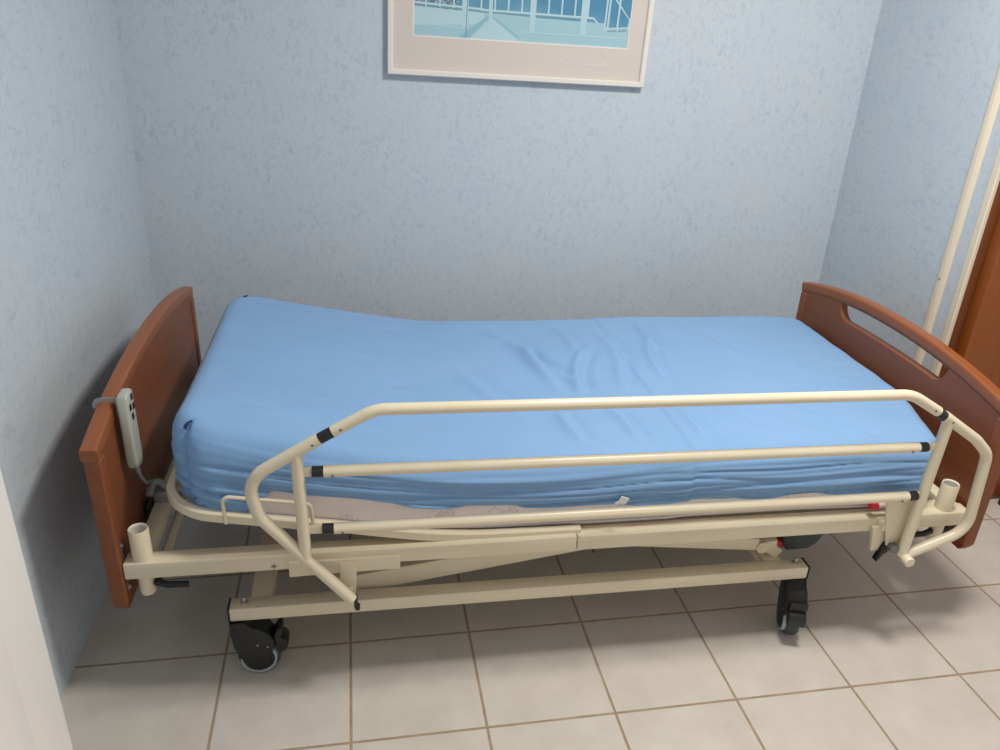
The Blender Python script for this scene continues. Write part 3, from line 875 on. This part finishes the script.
creases = [((1.235, 0.90), (1.225, 0.60), 0.016, 0.0050), ((1.225, 0.76), (1.15, 0.36), 0.015, 0.0055), ((1.09, 0.86), (1.045, 0.28), 0.018, 0.0045),
           ((1.01, 0.70), (0.89, 0.32), 0.016, 0.0060), ((0.70, 0.88), (0.89, 0.40), 0.024, 0.0060), ((0.73, 0.72), (0.98, 0.34), 0.018, 0.0045),
           ((0.94, 0.86), (0.97, 0.60), 0.016, 0.0045), ((0.82, 0.74), (0.85, 0.32), 0.018, 0.0045), ((1.14, 0.28), (1.14, 0.07), 0.014, 0.0040),
           ((0.82, 0.30), (0.87, 0.08), 0.016, 0.0045), ((0.95, 0.30), (0.99, 0.08), 0.015, 0.0045), ((0.20, 0.48), (0.50, 0.34), 0.016, 0.0035),
           ((0.14, 0.66), (0.40, 0.56), 0.020, 0.0035), ((0.0, 0.39), (0.30, 0.25), 0.015, 0.0035), ((1.20, 0.30), (1.33, 0.10), 0.018, 0.0035),
           ((0.48, 0.85), (0.84, 0.64), 0.028, 0.0050), ((1.42, 0.24), (1.66, 0.05), 0.018, 0.0040), ((0.05, 0.18), (0.44, 0.16), 0.014, 0.0050),
           ((0.55, 0.55), (0.78, 0.20), 0.022, 0.0040), ((1.34, 0.80), (1.48, 0.52), 0.022, 0.0025)]
def disp(p, n_):
    squircle(p, SB, 0.105)
    if abs(n_.z) < 0.999:
        # keep the normal in step with the rounded outline
        cx_ = min(max(p.x, SB[0] + .105), SB[1] - .075); cy_ = min(max(p.y, SB[2] + .105), SB[3] - .105)
        h_ = Vector((p.x - cx_, p.y - cy_, 0))
        if abs(h_.x) > 1e-6 and abs(h_.y) > 1e-6:
            h_.normalize(); hl = math.hypot(n_.x, n_.y); n_ = Vector((h_.x * hl, h_.y * hl, n_.z))
    up_ = max(n_.z, 0)
    side = 1 - up_
    d = 0.0
    # top: slow undulation plus creases
    d += up_ * (0.006 * noise.noise(Vector((p.x * 2.2, p.y * 2.6, 1.0))) + 0.0030 * noise.noise(Vector((p.x * 7 + p.y * 5, p.y * 13 - p.x * 2, 3.0))) + 0.0012 * noise.noise(Vector((p.x * 16, p.y * 34 + p.x * 8, 8.0))))
    for a, b, w_, h in creases: d += up_ * ridge(p, a, b, w_, h)
    # sides: pulled horizontal folds, stronger towards the hem
    if side > 0.02:
        s = p.x + p.y
        low = smooth(ZM1 + 0.01, ZM0 + 0.01, p.z)
        wv = p.z + 0.016 * noise.noise(Vector((s * 2.2, 0, 5))) + 0.10 * 0.18 * math.sin(s * 1.7)
        f = noise.noise(Vector((s * 1.1, wv * 34, 2.0))) + 0.4 * noise.noise(Vector((s * 2.3, wv * 80, 7.0)))
        d += side * (0.004 + 0.006 * low) * f
        g_ = noise.noise(Vector((s * 0.9, wv * 30, 9.0))); g2 = noise.noise(Vector((s * 0.9 + 3, wv * 46, 14.0)))
        d -= side * (0.002 + 0.0065 * low) * ((1 - min(abs(g_) * 5, 1)) ** 2 + 0.8 * (1 - min(abs(g2) * 5, 1)) ** 2)
        d += side * 0.006 * math.sin(math.pi * low)           # belly
        # tucks fanning down from the corners at the head end
        cdist = math.hypot(p.x - SB[0], min(abs(p.y - SB[2]), abs(p.y - SB[3])))
        d += side * 0.0022 * math.exp(-(cdist / 0.12) ** 2) * math.sin(70 * (p.x - p.y) + 30 * p.z)
    # puckers at the two seams of the head corners
    q = p + n_ * d
    q.z += lift(p.x) + 0.024 * up_ * smooth(0.40, 0.0, p.x) * smooth(0.45, 0.05, p.y); taper(q)
    # top corners of the head end stand a little proud
    for yc in (SB[2], SB[3]):
        cd = math.hypot(p.x - SB[0] - 0.03, p.y - yc)
        q.z += 0.003 * up_ * math.exp(-(cd / 0.07) ** 2)
    return q
bm = sheet_shell(SB, SR, 0.0062, hem, disp)
sh = mesh_obj('fitted_sheet', bm, M['sheet'], angle=3.1)
so = sh.modifiers.new('thickness', 'SOLIDIFY'); so.thickness = 0.0015; so.offset = -1
sh.location = BED; sh.rotation_euler = (0, 0, BRZ)
tag(sh, 'creased light blue fitted sheet stretched over the mattress on the hospital bed', 'sheet')
# elastic hem along the lower edge
# care label on the near side
b_ = bmesh.new()
prism(b_, [(0.912, 0.441), (0.938, 0.438), (0.946, 0.452), (0.926, 0.460), (0.921, 0.448)], MY0 - 0.026, MY0 - 0.0235, 'y', 0.0004)
mesh_obj('care_label', b_, M['label'], sh, smooth=False)
# corner seams: small dark tucks
for (x, y, z) in ((SB[0] + 0.044, SB[2] + 0.044, 0.020), (SB[0] + 0.050, SB[3] - 0.036, 0.0)):
    b_ = bmesh.new()
    zt = ZM1 + 0.005 + lift(x) + z
    tube(b_, [(x - 0.006, y - .003, zt - 0.008), (x, y, zt), (x + 0.010, y + .004, zt + 0.003)], 0.0024, 0.006, 8)
    tube(b_, [(x, y, zt), (x - .003, y - .006, zt - 0.012)], 0.0022, 0, 8)
    mesh_obj('corner_seam', b_, M['dark_blue'], sh)

# ------------------------------------------------------------------ hand control hooked over the headboard
HX, HY = XH, 0.140
hc = empty('hand_control', (0, 0, 0))
hc.matrix_world = Matrix.Translation(Vector(BED)) @ Matrix.Rotation(BRZ, 4, 'Z') @ Matrix.Translation((HX, HY, 0.0))
tag(hc, 'pale grey hand control with four dark buttons hooked over the headboard', 'remote control')
zt = arc_z(HY) + 0.0025
bm = bmesh.new()
prism(bm, [(-0.020, 0.698), (-0.025, 0.690), (-0.025, 0.540), (-0.020, 0.526), (0.014, 0.518), (0.022, 0.526), (0.025, 0.548), (0.025, 0.690), (0.020, 0.698)], 0.012, 0.034, 'x', 0.005, seg=3)
body = mesh_obj('body', bm, M['handset'], hc, angle=0.8)
for (y, z) in ((0.008, 0.684), (-0.009, 0.667), (0.012, 0.661), (-0.002, 0.643)):
    b_ = bmesh.new(); box(b_, 0.0332, 0.0358, y - 0.0055, y + 0.0055, z - 0.007, z + 0.007, 0.001)
    mesh_obj('button', b_, M['black'], body)
bm = bmesh.new()
pts = fillet([(0.012, 0, 0.64), (0.012, 0, zt + 0.0005), (-0.0328, 0, zt), (-0.0328, 0, zt - 0.014)], 0.006, 5)
sweep(bm, pts, [(-0.009, -0.0015), (0.009, -0.0015), (0.009, 0.0015), (-0.009, 0.0015)], True, Vector((0, 1, 0.001)))
for v in bm.verts: pass
mesh_obj('hook', bm, M['grey'], hc, angle=0.5)
bm = bmesh.new()
cb = [(0.024, 0.0, 0.520), (0.026, 0.010, 0.485), (0.028, 0.035, 0.452), (0.020, 0.075, 0.432), (0.022, 0.105, 0.415), (0.030, 0.112, 0.400)]
tube(bm, cb, 0.0035, 0.03, 10)
for i in range(1):
    tube(bm, [(0.024, 0.0, 0.522), (0.0245, 0.004, 0.502)], 0.0055, 0, 12)
mesh_obj('cable', bm, M['grey'], hc)
